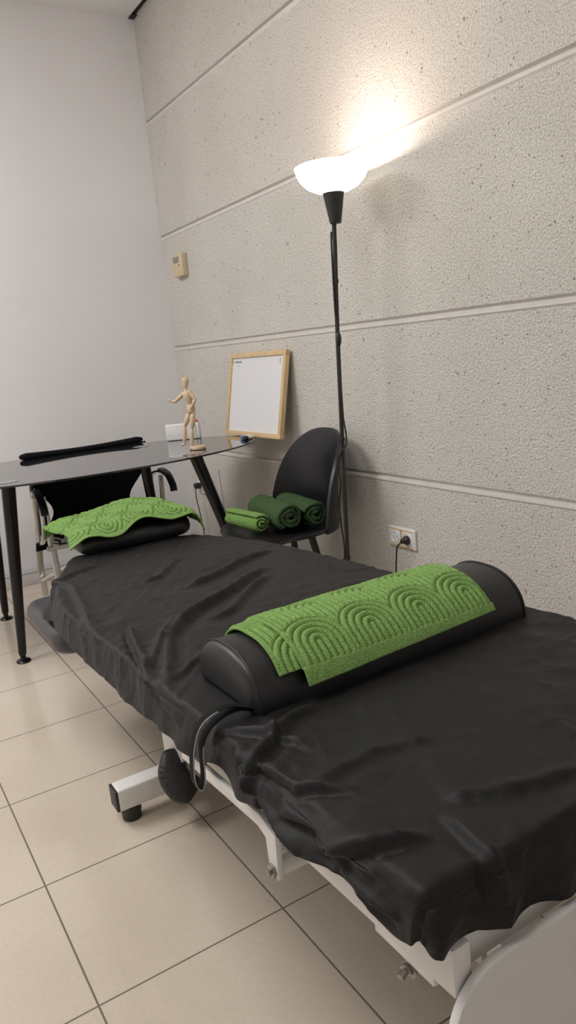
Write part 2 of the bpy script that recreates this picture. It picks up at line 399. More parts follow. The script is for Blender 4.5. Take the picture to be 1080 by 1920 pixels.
# frame rails under the padding
def bar_between(mb, a, b, w, h, bev=.003):
    a = Vector(a); b = Vector(b); d = b - a; L = d.length
    rot = d.to_track_quat('X', 'Z').to_matrix().to_4x4()
    mb.box((a + b) / 2, (L, w, h), bev, 2, rot)
for y in (-1.375, -.735):
    m_ = MB()
    bar_between(m_, (2.2, y, float(zt(2.2)) - .092), (3.0, y, float(zt(3.0)) - .092), .025, .05)
    m_.put('side_rail', 'white_metal', bed)
    m_ = MB(); bar_between(m_, (2.98, y, .507), (3.745, y, .530), .025, .056)
    if y < -1:
        m_.box((3.66, y, .497), (.10, .02, .02), .002)
    m_.put('side_rail', 'white_metal', bed)
m_ = MB(); bar_between(m_, (3.72, -1.38, .535), (3.72, -.73, .535), .025, .04); m_.put('cross_rail', 'white_metal', bed)
m_ = MB(); bar_between(m_, (2.55, -1.36, .46), (2.55, -.75, .46), .025, .04); m_.put('cross_rail', 'white_metal', bed)
# tilt arm plate with a cranked end, bolt and torsion rod
m_ = MB(); m_.prism([(3.12, .494), (3.385, .512), (3.405, .505), (3.408, .452), (3.432, .452), (3.434, .520), (3.395, .534), (3.12, .516)], 'y', -1.412, -1.403, .0015)
a = m_.put('tilt_arm', 'white_metal', bed)
m_ = MB(); m_.lathe([(.0, -.004), (.010, -.004), (.010, .003), (.006, .004), (.006, .008), (0, .008)], (3.420, -1.414, .463), 6, align((0, -1, 0)))
m_.put('bolt', 'bolt', a)
m_ = MB(); m_.tube([(3.420, -1.403, .466), (3.420, -.73, .466)], .014, 14); m_.put('torsion_rod', 'white_metal', bed)
for (x, y, z) in ((3.668, -1.389, .478), (3.70, -1.33, .545)):
    m_ = MB(); m_.lathe([(0, -.008), (.0075, -.008), (.0075, -.001), (.0045, 0), (.0045, .010), (0, .010)], (x, y, z), 6, align((.3, -1, -.1)))
    m_.lathe([(0, 0), (.0105, 0), (.0105, .002), (0, .002)], (x, y + .006, z), 20, align((.3, -1, -.1)))
    m_.put('adjusting_bolt', 'bolt', bed)
m_ = MB(); m_.prism([(3.675, .50), (3.73, .50), (3.73, .575), (3.69, .575)], 'y', -1.335, -1.327, .001); m_.put('gusset_plate', 'white_metal', bed)
# foot-end panel: upright white sheet, rounded shoulders
po = []
y0, y1, zt_, r = -1.405, -.705, .535, .07
for k in range(9): a = PI - k * PI / 16; po.append((y0 + r + r * math.cos(a), zt_ - r + r * math.sin(a)))
for k in range(9): a = PI / 2 - k * PI / 16; po.append((y1 - r + r * math.cos(a), zt_ - r + r * math.sin(a)))
po += [(y1, .09), (y0, .09)]
m_ = MB(); m_.prism(po, 'x', 3.748, 3.760, .003); m_.put('end_panel', 'panel', bed)
# base: lift column plates, lengthwise beams, cross feet
m_ = MB(); m_.prism([(2.435, .10), (2.52, .10), (2.60, .20), (2.9, .45), (2.425, .42)], 'y', -1.215, -1.205, .002); m_.put('column_plate', 'white_metal', bed)
m_ = MB(); m_.prism([(2.435, .10), (2.52, .10), (2.60, .20), (2.9, .45), (2.425, .42)], 'y', -.905, -.895, .002); m_.put('column_plate', 'white_metal', bed)
m_ = MB(); bar_between(m_, (2.40, -1.0, .13), (3.60, -1.0, .13), .06, .05); m_.put('base_beam', 'white_metal', bed)
def cross_foot(x, ya, yb):
    m_ = MB(); m_.box((x, (ya + yb) / 2, .070), (.055, abs(yb - ya), .060), .006, 3); ft = m_.put('base_bar', 'white_metal', bed)
    for y, s in ((ya, -1), (yb, 1)):
        m_ = MB(); m_.box((x, y + s * .003, .070), (.053, .008, .058), .003); m_.put('end_cap', 'rubber', ft)
        m_ = MB(); m_.lathe([(0, 0), (.024, 0), (.027, .004), (.027, .022), (.022, .024), (0, .024)], (x, y - s * .035, .0165), 28)
        m_.lathe([(.012, 0), (.024, 0), (.025, .004), (.025, .018), (0, .018)], (x, y - s * .035, .0), 28); m_.put('foot_pad', 'rubber', ft)
cross_foot(2.470, -1.372, -.72); cross_foot(3.52, -1.30, -.80)
# rubber foot pedal hung on the base bar
PC = Vector((2.556, -1.225, .120)); pr_ = Vector((.52, .85, -.09)).normalized(); pu = Vector((-.62, .36, .70)).normalized(); pn = pr_.cross(pu).normalized(); pu = pn.cross(pr_)
if pn.z < 0: pn = -pn
out_ = spline([(-38, 22, 0), (-40, 0, 0), (-30, -22, 0), (-8, -42, 0), (14, -46, 0), (30, -34, 0), (40, -12, 0), (36, -4, 0), (22, 2, 0), (12, 14, 0), (8, 30, 0), (0, 40, 0), (-22, 40, 0), (-34, 34, 0)], 4, True)
def pedp(x, y, h): return PC + pr_ * (x / 740) + pu * (y / 640) + pn * h
vs = []; fs = []; n = len(out_)
rings = [(.90, -.020), (1.0, -.012), (1.0, .004), (.95, .012), (.82, .017), (.5, .019), (.04, .0195)]
for (s_, h) in rings:
    for q in out_: vs.append(pedp(-6 + (q.x + 6) * s_, -4 + (q.y + 4) * s_, h))
for i in range(len(rings) - 1):
    for k in range(n): fs.append([i * n + k, i * n + (k + 1) % n, (i + 1) * n + (k + 1) % n, (i + 1) * n + k])
fs.append(list(range(n))); fs.append([(len(rings) - 1) * n + k for k in range(n)])
ped = put('foot_pedal', vs, fs, 'rubber', bed)
m_ = MB()
for k in range(9):
    q = out_[int((k * 2.4 + 2)) % n]
    for f_ in (.66, .80): m_.ball(pedp(-6 + (q.x + 6) * f_, -4 + (q.y + 4) * f_, .0175), .0022, seg=8)
for k in range(7): m_.ball(pedp(-2 + k * 3.2, 22 - k * 5.5, .019), .002, seg=8); m_.ball(pedp(-12 + k * 3.2, 20 - k * 5.5, .019), .002, seg=8)
m_.put('grip_studs', 'rubber', ped)
m_ = MB(); m_.tube([PC - pn * .015, PC - pn * .03, (2.49, -1.20, .095)], .008, 10); m_.put('pedal_stem', 'white_metal', ped)

# ------------------------------------------------------------------ black sheet draped over the table
def build_sheet():
    nu, nv = 560, 300
    X0, X1 = 1.785, 3.724; r = .026
    a = np.linspace(X0 - .05, X1 + .122, nu); bpar = np.linspace(0, 1, nv)
    A = np.repeat(a[:, None], nv, 1); B = np.repeat(bpar[None, :], nu, 0)
    # hem lengths past the padding's edge
    dl = .082 + .010 * vnoise(A * 5, A * 0 + 3, 5) + .007 * vnoise(A * 17, A * 0, 9) * (.25 + .75 * (A > 3.1))
    dl += .030 * np.exp(-((A - 2.08) / .10) ** 2) - .030 * np.exp(-((A - 1.80) / .11) ** 2)
    dl += .014 * np.exp(-((A - 2.9) / .18) ** 2) - .012 * np.exp(-((A - 3.30) / .05) ** 2) + .006 * np.sin(A * 38) * (A > 3.25)
    dl = np.where(A > 3.2, dl - .010, dl)
    kx = np.clip((A - X1) / .122, 0, 1); dl = dl * np.sqrt(np.clip(1 - kx ** 2, .0, 1)) + .0005
    dr = .075 + .01 * vnoise(A * 6, A * 0 + 8, 15)
    yl = YL + inl(A); yr = YR - inr(A)
    Bp = B
    s = (-dl) + (dl + dr + (yr - yl)) * Bp     # flat coordinate measured from left edge
    W = yr - yl
    tyl = np.clip(-s, 0, None); tyr = np.clip(s - W, 0, None)
    ybase = yl + np.clip(s, 0, W)
    endw = .60 + .40 * np.clip((B - .08) / .30, 0, 1) + .08 * vnoise(B * 9, B * 0 + 2, 33)
    txe = np.clip(A - X1, 0, None) * endw; txs = np.clip(X0 - A, 0, None)
    ty = tyl + tyr; tx = txe + txs
    t = np.hypot(tx, ty) + 1e-9; th_ = np.hypot(tx, ty) + 1e-9
    ang = np.clip(t / r, 0, PI / 2)
    out = r * np.sin(ang) + np.clip(t - r * PI / 2, 0, None) * .10 - .6 * r * np.clip(t / r, 0, 1)
    drop = r * (1 - np.cos(ang)) + np.clip(t - r * PI / 2, 0, None) * .99
    dx = (txe - txs) / th_; dy = (tyr - tyl) / th_
    Xb = np.clip(A, X0, X1)
    P = np.stack([Xb + dx * out, ybase + dy * out, zt(Xb) - drop], 2)
    fx = A; fy = yl + s
    h = .0022 * fbm(fx * 5, fy * 7, 3, 4)
    # soft diagonal ripples over the head part
    ru = (fx * .75 + fy * 1.0)
    rip = 1 - np.abs(fbm(ru * 9 + .5 * vnoise(fx * 3, fy * 3, 40), (fx - fy) * 1.6, 21, 2))
    wh = np.clip((3.05 - fx) / .3, 0, 1)
    h = h + .0055 * wh * np.clip(rip - .45, 0, 1) ** 1.5
    cr = 1 - np.abs(fbm(fx * 9, fy * 7, 55, 3)); h += .0030 * np.clip(cr - .55, 0, 1) ** 1.6 * 3
    cr2 = 1 - np.abs(fbm(fx * 20 + 5, fy * 17, 155, 2)); h += .0016 * np.clip(cr2 - .55, 0, 1) ** 1.4 * 2.5
    nearL = np.clip((yl + .22 - fy) / .25, 0, 1)
    rp2 = 1 - np.abs(vnoise(fx * 15 + 2 * vnoise(fx * 4, fy * 6, 71), fy * 3.0, 70))
    h += .008 * nearL * np.clip(rp2 - .45, 0, 1) * (fx > 2.3)
    rp3 = 1 - np.abs(vnoise((fx * .5 + fy) * 14, (fx - .5 * fy) * 4.0 + 3, 88))
    h += .008 * np.clip((fx - 3.28) / .12, 0, 1) * np.clip(rp3 - .6, 0, 1)
    folds = [
     ([(3.159, -1.44), (3.019, -1.379), (2.835, -1.304), (2.755, -1.242), (2.707, -1.186), (2.634, -1.058), (2.549, -.957), (2.512, -.879)], .020, .013),
     ([(2.70, -1.34), (2.77, -1.36), (2.96, -1.40), (3.149, -1.45)], .010, .012),
     ([(2.346, -1.179), (2.319, -1.119), (2.156, -.994)], .016, .007),
     ([(2.509, -1.129), (2.458, -1.021), (2.366, -.857), (2.33, -.774)], .020, .010),
     ([(3.07, -1.42), (3.011, -1.32), (2.985, -1.292), (2.93, -1.15)], .014, .009),
     ([(3.132, -1.42), (3.055, -1.345), (2.98, -1.27)], .010, .008),
     ([(3.42, -1.47), (3.385, -1.39), (3.328, -1.317), (3.312, -1.25)], .014, .012),
     ([(3.40, -1.41), (3.444, -1.404), (3.494, -1.402), (3.55, -1.35)], .010, .009),
     ([(3.34, -1.40), (3.369, -1.428), (3.463, -1.454), (3.533, -1.471)], .012, .010),
     ([(3.56, -1.44), (3.597, -1.426), (3.642, -1.401), (3.67, -1.34)], .014, .010),
     ([(3.558, -1.443), (3.648, -1.447), (3.705, -1.45)], .010, .008),
     ([(3.64, -1.30), (3.70, -1.311), (3.754, -1.319), (3.807, -1.313)], .014, .008),
     ([(3.477, -1.439), (3.574, -1.424), (3.662, -1.43)], .011, .009),
     ([(3.62, -1.28), (3.646, -1.246), (3.671, -1.184), (3.689, -1.10)], .016, .006),
     ([(2.80, -1.19), (2.775, -1.127), (2.66, -1.017), (2.584, -.92)], .018, .008),
     ([(2.99, -1.41), (2.919, -1.369), (2.856, -1.333), (2.715, -1.244)], .014, .008),
     ([(3.26, -1.44), (3.29, -1.39), (3.34, -1.36), (3.42, -1.33)], .012, .009),
     ([(3.502, -1.40), (3.486, -1.279), (3.513, -1.18)], .018, .005),
     ([(2.02, -1.36), (2.2, -1.33), (2.45, -1.37), (2.7, -1.42)], .016, .007),
     ([(2.15, -1.42), (2.05, -1.30), (1.98, -1.18)], .018, .006),
    ]
    for pl, w, amp in folds:
        w *= .62; amp *= 1.25
        d, sd, pr = seg_dist(fx, fy, pl)
        fade = np.clip(np.minimum(pr, 1 - pr) * 5, .0, 1) ** .6
        ww = w * np.where(sd > 0, 1.5, .75)
        h += amp * fade * np.exp(-(d / ww) ** 2) - .35 * amp * fade * np.exp(-((d - w * 1.8) / (w * .9)) ** 2) * (sd < 0)
    # flattened under bolster and headrest
    fl = 1 - .95 * np.clip(1.5 - np.maximum(np.abs(fx - 3.165) / .10, np.abs(fy + 1.045) / .31), 0, .5) * 2
    N = grid_normals(P); N *= np.sign(N[nu // 2, nv // 2, 2])
    h = np.clip(h, -.002, None) * np.clip(fl, 0.05, 1)
    # hem flutter
    hl = np.clip((tyl - .04) / .05, 0, 1); hr = np.clip((txe - .02) / .05, 0, 1); hl = hl * (fx < X1); cw = 1 - np.exp(-((fx - X1) / .06) ** 2 - (np.clip(fy - YL, 0, None) / .06) ** 2); hr = hr * cw; hl = hl * cw
    h += .006 * hl * np.sin(fx * 52 + 3 * vnoise(fx * 5, fx * 0, 61)) * .8 * (.15 + .85 * np.clip((fx - 2.9) / .3, 0, 1)) + .030 * np.clip(tyl / .08, 0, 1.3) * np.exp(-((fx - 2.06) / .09) ** 2) + .006 * hl + .006 * hr * np.sin(fy * 60 + 2 * vnoise(fy * 6, fy * 0, 62))
    P = P + N * (h + .003)[:, :, None]
    # thin hem thickness by a second layer edge is given by the solidify modifier
    ob = put('bed_sheet', [tuple(p) for p in P.reshape(-1, 3)], grid_faces(nu, nv), 'sheet', origin=(2.8, YC, .58), angle=180)
    md = ob.modifiers.new('thickness', 'SOLIDIFY'); md.thickness = .0016; md.offset = 0
    return tag(ob, 'crumpled black fabric sheet covering the massage table top', 'sheet')
build_sheet()

# ------------------------------------------------------------------ bolster with strap
BX, BY0, BY1, BW, BH, BZ = 3.175, -1.335, -.752, .106, .088, .606
def bol_prof(k, n, grow=0.0):
    a = PI * k / n
    x = BW * math.copysign(abs(math.cos(a)) ** .86, math.cos(a)); z = BH * math.sin(a) ** .88
    return (x * (1 + grow / BW), z + grow * math.sin(a))
bol = thing('bolster', (BX, (BY0 + BY1) / 2, BZ), 'black vinyl half-round bolster lying across the massage table', 'bolster')
n = 48; ys = []
for k in range(7): a = PI / 2 * k / 6; ys.append((BY0 - .012 + .012 * (1 - math.cos(a)) , 1 - .10 * (1 - math.sin(a)) ** 1.2))
stations = [(BY0 - .010, .55), (BY0 - .009, .80), (BY0 - .005, .94), (BY0, .985), (BY0 + .006, 1.0)] + [(BY0 + .006 + (BY1 - BY0 - .012) * k / 24, 1.0) for k in range(1, 25)] + [(BY1, .985), (BY1 + .005, .94), (BY1 + .009, .80), (BY1 + .010, .55)]
vs = []; fs = []; L = len(stations); nn = n + 1 + 5
for (y, s_) in stations:
    ring = [bol_prof(k, n) for k in range(n + 1)] + [(-BW + 2 * BW * (k + 1) / 6, .0) for k in range(5)]
    for (x, z) in ring:
        cz = BH * .4; vs.append((BX + x * s_, y, BZ + max(0, cz + (z - cz) * s_)))
for i in range(L - 1):
    for k in range(nn): fs.append([i * nn + k, i * nn + (k + 1) % nn, (i + 1) * nn + (k + 1) % nn, (i + 1) * nn + k])
fs.append(list(range(nn))); fs.append([(L - 1) * nn + k for k in range(nn)])
put('padding', vs, fs, 'vinyl', bol, angle=60)
for y in (BY0 + .002, BY1 - .002):
    m_ = MB(); m_.tube([(BX + bol_prof(k, n, .0006)[0], y, BZ + bol_prof(k, n, .0006)[1]) for k in range(n + 1)], .0021, 8); m_.put('seam_piping', 'piping', bol)
# carrying strap: loop hanging from under the left end, over the edge of the table
path = spline([(x + .045, y, z + .022 * (z < .6)) for x, y, z in [(3.215, -1.335, .612), (3.222, -1.375, .628), (3.222, -1.412, .618), (3.222, -1.432, .57), (3.222, -1.436, .52), (3.222, -1.443, .502), (3.222, -1.452, .520), (3.222, -1.447, .57), (3.222, -1.428, .628), (3.222, -1.385, .638), (3.218, -1.34, .618)]], 8)
m_ = MB(); m_.tube(path, 1, 12, flat=(.0075, .0012), up=(1, 0, 0)); st = m_.put('strap', 'strap', bol)
m_ = MB(); m_.tube([p + Vector((.0077, 0, 0)) for p in path[24:70]], .0010, 6); m_.put('strap_edge', 'strap_edge', st)

# ------------------------------------------------------------------ patterned lime towels
def arches(u, v, sp=.108, period=.0124):
    """overlapping rows of stilted arches: u along the towel, v away from the hem; 0..1 ridge height"""
    R_ = sp * .56; res = np.full(u.shape, -1.0); row_h = sp * .86
    for r_ in range(0, 9):
        off = (r_ % 2) * sp * .5
        uc = (np.round((u - off) / sp)) * sp + off; du = u - uc; vc = r_ * row_h + .030
        d = np.where(v > vc, np.hypot(du, v - vc), np.abs(du))
        ok = (d < R_) & (res < 0)
        res = np.where(ok, d, res)
    res = np.where(res < 0, np.abs(((u) / sp % 1) - .5) * sp, res)
    return .5 + .5 * np.cos(2 * PI * res / period)
def towel_obj(name, Ps, piles, origin, label, mat='lime'):
    vs = []; fs = []; at = []
    for P, pile in zip(Ps, piles):
        nu, nv = pile.shape; off = len(vs)
        vs += [tuple(p) for p in P.reshape(-1, 3)]; fs += grid_faces(nu, nv, off); at += list(pile.reshape(-1))
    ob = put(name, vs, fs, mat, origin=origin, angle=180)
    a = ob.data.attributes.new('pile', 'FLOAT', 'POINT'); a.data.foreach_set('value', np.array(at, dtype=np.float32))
    md = ob.modifiers.new('thickness', 'SOLIDIFY'); md.thickness = .004; md.offset = 0
    return tag(ob, label, 'towel')
def bolster_path(t):
    """arc-length path over the bolster from near foot (t=0) to far side; returns x,z,nx,nz"""
    K = 200; g = .006
    pts = np.array([bol_prof(k, K, g) for k in range(K + 1)])
    d = np.r_[0, np.cumsum(np.hypot(*np.diff(pts, axis=0).T))]
    x = np.interp(t, d, pts[:, 0]); z = np.interp(t, d, pts[:, 1])
    return x, z, d[-1]
def over_bolster(ya, yb, t0, t1, lift, nu, nv, uo, vo, seed, skew=0):
    u = np.linspace(0, 1, nu)[:, None] * np.ones((1, nv)); w = np.ones((nu, 1)) * np.linspace(0, 1, nv)[None, :]
    Y = ya + (yb - ya) * u; T = t0 + (t1 - t0) * w + skew * (u - .5) * (1 - w)
    x, z, _ = bolster_path(T)
    x2, z2, _ = bolster_path(T + .002); tx, tz = x2 - x, z2 - z; l = np.hypot(tx, tz) + 1e-9; nx, nz = -tz / l, tx / l
    sgn = np.where(nz < -.2, -1, 1); nx, nz = nx * 1, nz * 1
    nx, nz = tz / l, -tx / l
    U = (Y - ya) + uo; V = (T - t0) + vo
    pile = arches(U, V - .018)
    hem = (V < .018) | (U - uo < .008) | (U - uo > (yb - ya) - .004)
    pile = np.where(hem, .62, pile)
    lf = lift + .0045 * pile * (~hem) + .0012 * fbm(U * 14, V * 14, seed, 3) + .004 * np.clip(.04 - V, 0, 1) / .04
    lf = lf + .004 * (V < .018)
    P = np.stack([BX + x + nx * lf, Y + .003 * vnoise(V * 12, V * 0, seed + 3), BZ + np.maximum(z, .0) + nz * lf], 2)
    return P, pile
_, _, TL = bolster_path(np.array([0.]))
Pa, qa = over_bolster(-1.258, -.848, .034, TL - .030, .0075, 340, 200, .058, 0, 5, skew=.012)
Pb, qb = over_bolster(-1.292, -1.17, .054, TL - .045, .0010, 90, 170, .05, .03, 8)
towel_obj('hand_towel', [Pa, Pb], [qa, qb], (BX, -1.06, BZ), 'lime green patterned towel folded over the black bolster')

# towel over the headrest
def head_towel():
    nu, nv = 260, 200
    u = np.linspace(0, 1, nu)[:, None] * np.ones((1, nv)); w = np.ones((nu, 1)) * np.linspace(0, 1, nv)[None, :]
    Y = -1.243 + .50 * u; Xn = 1.868 + .012 * np.sin(u * 9); Xf = 1.50
    X = Xn + (Xf - Xn) * w
    top = .636 + .020 * np.exp(-((u - .66) / .22) ** 2) + .008 * np.sin((u - .35) * 9) * .6
    z = top - .0 * w
    # droop at ends (left tip, right end) and at hems
    e1 = np.clip((.13 - u) / .13, 0, 1); e2 = np.clip((u - .86) / .14, 0, 1)
    z = z - .028 * e1 ** 1.3 - .05 * e2 ** 1.6
    hemw = np.clip((.16 - w) / .16, 0, 1); z = z - .024 * hemw ** 1.6 * (1 + .35 * np.sin(u * 17 + 2.2)) - .05 * np.clip((w - .85) / .15, 0, 1) ** 1.5
    X = X - .05 * e1 * (1 - w) + .010 * np.sin(u * 17 + 2.2) * hemw
    Y = Y + .012 * e1 + .015 * np.sin(w * 6) * e1 - .03 * e2 ** 2
    # rings pattern
    cu = .115; U = (Y + 1.243); V = (w) * .36
    best = np.full(U.shape, 9.)
    for i in range(-1, 6):
        for j in range(-1, 5):
            cx = i * cu + (j % 2) * cu / 2 + .03; cy = j * cu * .85 + .05
            best = np.minimum(best, np.hypot(U - cx, V - cy))
    pile = .5 + .5 * np.cos(2 * PI * best / .0155)
    hem = (w < .035); pile = np.where(hem, .6, pile)
    z = z + .005 * pile + .003 * fbm(U * 12, V * 12, 7, 3)
    P = np.stack([X, Y, z], 2)
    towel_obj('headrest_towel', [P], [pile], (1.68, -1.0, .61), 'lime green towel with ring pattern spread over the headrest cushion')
head_towel()

# ------------------------------------------------------------------ oval glass table
tab = thing('glass_table', (.93, -.88, 0), 'oval table with smoked black glass top and tapered black legs', 'table')
CX, CY, EA, EB, TH = .935, -.90, .465, .815, math.radians(-5)
def ell(a, sa=0.0):
    x, y = (EA + sa) * math.cos(a), (EB + sa) * math.sin(a); c, s = math.cos(TH), math.sin(TH)
    return (CX + c * x - s * y, CY + s * x + c * y)
vs = []; fs = []; n = 128
for (sa, z) in [(-.003, .742), (0, .7435), (0, .7485), (-.003, .750)]:
    for k in range(n): x, y = ell(2 * PI * k / n, sa); vs.append((x, y, z))
for i in range(3):
    for k in range(n): fs.append([i * n + k, i * n + (k + 1) % n, (i + 1) * n + (k + 1) % n, (i + 1) * n + k])
fs.append(list(range(n))[::-1]); fs.append([3 * n + k for k in range(n)])
top = put('glass_top', vs, fs, 'glass', tab, angle=10)
legs = [((1.205, -1.275), (1.145, -1.325)), ((.62, -1.255), (.515, -1.27)), ((1.285, -.515), (1.385, -.335)), ((.72, -.545), (.62, -.47))]
for (a, b) in legs:
    m_ = MB(); p0 = Vector((a[0], a[1], .741)); p1 = Vector((b[0], b[1], .030)); d = p1 - p0
    m_.tube([p0, p0 + d * .03, p0 + d * .5, p0 + d * .985, p1], [.027, .027, .023, .0165, .014], 24, up=(1, 0, 0)); lg = m_.put('leg', 'gloss_black', tab)
    m_ = MB(); m_.lathe([(0, 0), (.028, 0), (.030, .004), (.026, .009), (.012, .014), (.010, .032), (0, .032)], (b[0], b[1], .0), 28); m_.put('foot', 'gloss_black', lg)
    m_ = MB(); m_.lathe([(0, 0), (.040, 0), (.041, .0008), (0, .0012)], (a[0] - .0, a[1], .7502), 32); m_.put('fixing_disc', 'lcd', lg)

# ------------------------------------------------------------------ folding armchair behind the table
fc = thing('folding_chair', (.42, -.72, 0), 'aluminium folding armchair with black canvas back behind the glass table', 'chair')
m_ = MB()
y0, y1 = -1.078, -.470
pts = []; rs = []
for k in range(25):
    q = k / 24; y = y0 + (y1 - y0) * q; rr_ = .0175 - .0050 * math.sin(q * PI); pts.append((.525, y, .7482 + rr_)); rs.append(rr_ if 0 < k < 24 else .011)
m_.tube([(.525, y0 - .006, .767)] + pts + [(.525, y1 + .006, .767)], [.006] + rs + [.006], 16); m_.put('headrest_bar', 'canvas', fc)
# sling: narrow waist, wide top, curling into the seat
nu, nv = 40, 30; P = []
for i in range(nu):
    q = i / (nu - 1)
    z = .745 - q * .47; x = .445 - .10 * math.sin(q * 1.2) + .00
    if q > .85: x += (q - .85) * .5
    hw = .31 - .105 * math.exp(-((q - .62) / .24) ** 2) * 1.0 + (.03 if q > .9 else 0)
    for j in range(nv):
        w = -1 + 2 * j / (nv - 1); P.append((x - .03 * (1 - w * w), -.73 + w * hw, z))
put('back_sling', P, grid_faces(nu, nv), 'canvas', fc).modifiers.new('t', 'SOLIDIFY').thickness = .004
nu, nv = 16, 20; P = []
for i in range(nu):
    q = i / (nu - 1)
    for j in range(nv):
        w = -1 + 2 * j / (nv - 1); P.append((.38 + .36 * q, -.73 + w * .27, .30 + .06 * q - .03 * (1 - w * w) * math.sin(PI * q)))
put('seat_sling', P, grid_faces(nu, nv), 'canvas', fc).modifiers.new('t', 'SOLIDIFY').thickness = .004
for s, yy in ((-1, -1.03), (1, -.42)):
    up_ = (0, 1, 0)
    m_ = MB(); yq = -1.05 if s < 0 else -.50; m_.tube([(.515, yq, .762), (.46, yq, .758), (.44, yq, .735), (.43, yy, .62), (.40, yy, .54)], .011, 12); m_.put('back_post', 'matt_black', fc)
    m_ = MB(); m_.tube([(.44, yy, .56), (.41, yy, .40), (.36, yy + .01 * s, .2), (.31, yy, .012)], 1, 12, flat=(.008, .017), up=(1, 0, 0)); m_.put('rear_leg', 'alu', fc)
    m_ = MB(); m_.tube([(.47, yy + .03 * -s, .55), (.50, yy - .03 * s, .40), (.53, yy - .03 * s, .2), (.55, yy - .03 * s, .012)], 1, 12, flat=(.009, .018), up=(1, 0, 0)); m_.put('front_leg', 'alu', fc)
    m_ = MB(); arc = spline([(.41, yy, .50), (.45, yy + .005 * s, .56), (.54, yy + .015 * s, .590), (.64, yy + .02 * s, .575), (.70, yy + .02 * s, .52)], 8)
    m_.tube(arc, 1, 12, flat=(.007, .014), up=(0, 0, 1)); ar = m_.put('armrest', 'chrome', fc)
    m_ = MB(); m_.tube([p + Vector((0, 0, .010)) for p in arc[18:]] + [(.705, yy + .02 * s, .50)], 1, 12, flat=(.008, .018), up=(0, 0, 1)); m_.put('arm_pad', 'rubber', ar)
    m_ = MB(); m_.tube([(.60, yy, .575), (.585, yy, .45), (.53, yy, .36), (.42, yy, .30)], 1, 12, flat=(.006, .012), up=(1, 0, 0)); m_.put('arm_strut', 'chrome', fc)
m_ = MB(); m_.tube([(.36, -1.045, .10), (.44, -.86, .19), (.50, -.72, .26), (.56, -.45, .36)], 1, 12, flat=(.012, .006), up=(0, 0, 1)); m_.put('cross_brace', 'alu', fc)
m_ = MB(); m_.tube([(.53, -.46, .10), (.44, -.72, .22), (.40, -1.02, .34)], 1, 12, flat=(.012, .006), up=(0, 0, 1)); m_.put('cross_brace', 'alu', fc)
m_ = MB(); m_.tube([(.53, -1.03, .30), (.56, -.45, .30)], 1, 12, flat=(.012, .007), up=(0, 0, 1)); m_.put('seat_rail', 'alu', fc)
for y in (-.985, -.945):
    m_ = MB(); m_.box((.545, y, .322), (.03, .026, .02), .004); m_.put('seat_clip', 'white_plastic', fc)

# ------------------------------------------------------------------ shell chair with rolled towels
SC = Vector((1.655, -.345, 0)); ch = thing('shell_chair', SC, 'black plastic shell chair with slim black legs beside the lamp', 'chair')
m_ = MB()
prof = [(0, .436), (.10, .437), (.17, .441), (.21, .448), (.235, .460), (.243, .461), (.243, .455), (.228, .440), (.19, .428), (.10, .420), (0, .419)]
m_.lathe(prof, SC, 56); m_.put('seat', 'chair_plastic', ch)
nu, nv = 61, 31; AZ = math.radians(88); thm = math.radians(70); P = []
for i in range(nu):
    q = -1 + 2 * i / (nu - 1); th = q * thm
    topz = .455 + .362 * (max(0, 1 - abs(q) ** 2.6)) ** .55; botz = .438
    for j in range(nv):
        w = j / (nv - 1); z = botz + (topz - botz) * w
        hgt = (z - .43) / .40
        rr_ = .240 + .042 * hgt - .010 * math.sin(PI * min(1, max(0, hgt)))
        # edges fold back with height, so the shell is an open scoop
        a = AZ + th * (1 - .12 * hgt)
        P.append((SC.x + rr_ * math.cos(a), SC.y + rr_ * math.sin(a) * .96, z))
bk = put('backrest', P, grid_faces(nu, nv), 'chair_plastic', ch, angle=180)
md = bk.modifiers.new('t', 'SOLIDIFY'); md.thickness = .012; md.offset = 0
md = bk.modifiers.new('b', 'BEVEL'); md.width = .003; md.segments = 2
for a in (35, 130, 215, 320):
    a = math.radians(a); c, s = math.cos(a), math.sin(a)
    m_ = MB(); p0 = SC + Vector((.13 * c, .13 * s, .425)); p1 = SC + Vector((.235 * c, .235 * s, .0))
    m_.tube([p0, (p0 + p1) / 2, p1], [.015, .0125, .009], 16, up=(1, 0, 0)); m_.put('leg', 'matt_black', ch)
m_ = MB(); m_.box(SC + Vector((0, 0, .412)), (.22, .22, .016), .006); m_.put('seat_mount', 'matt_black', ch)

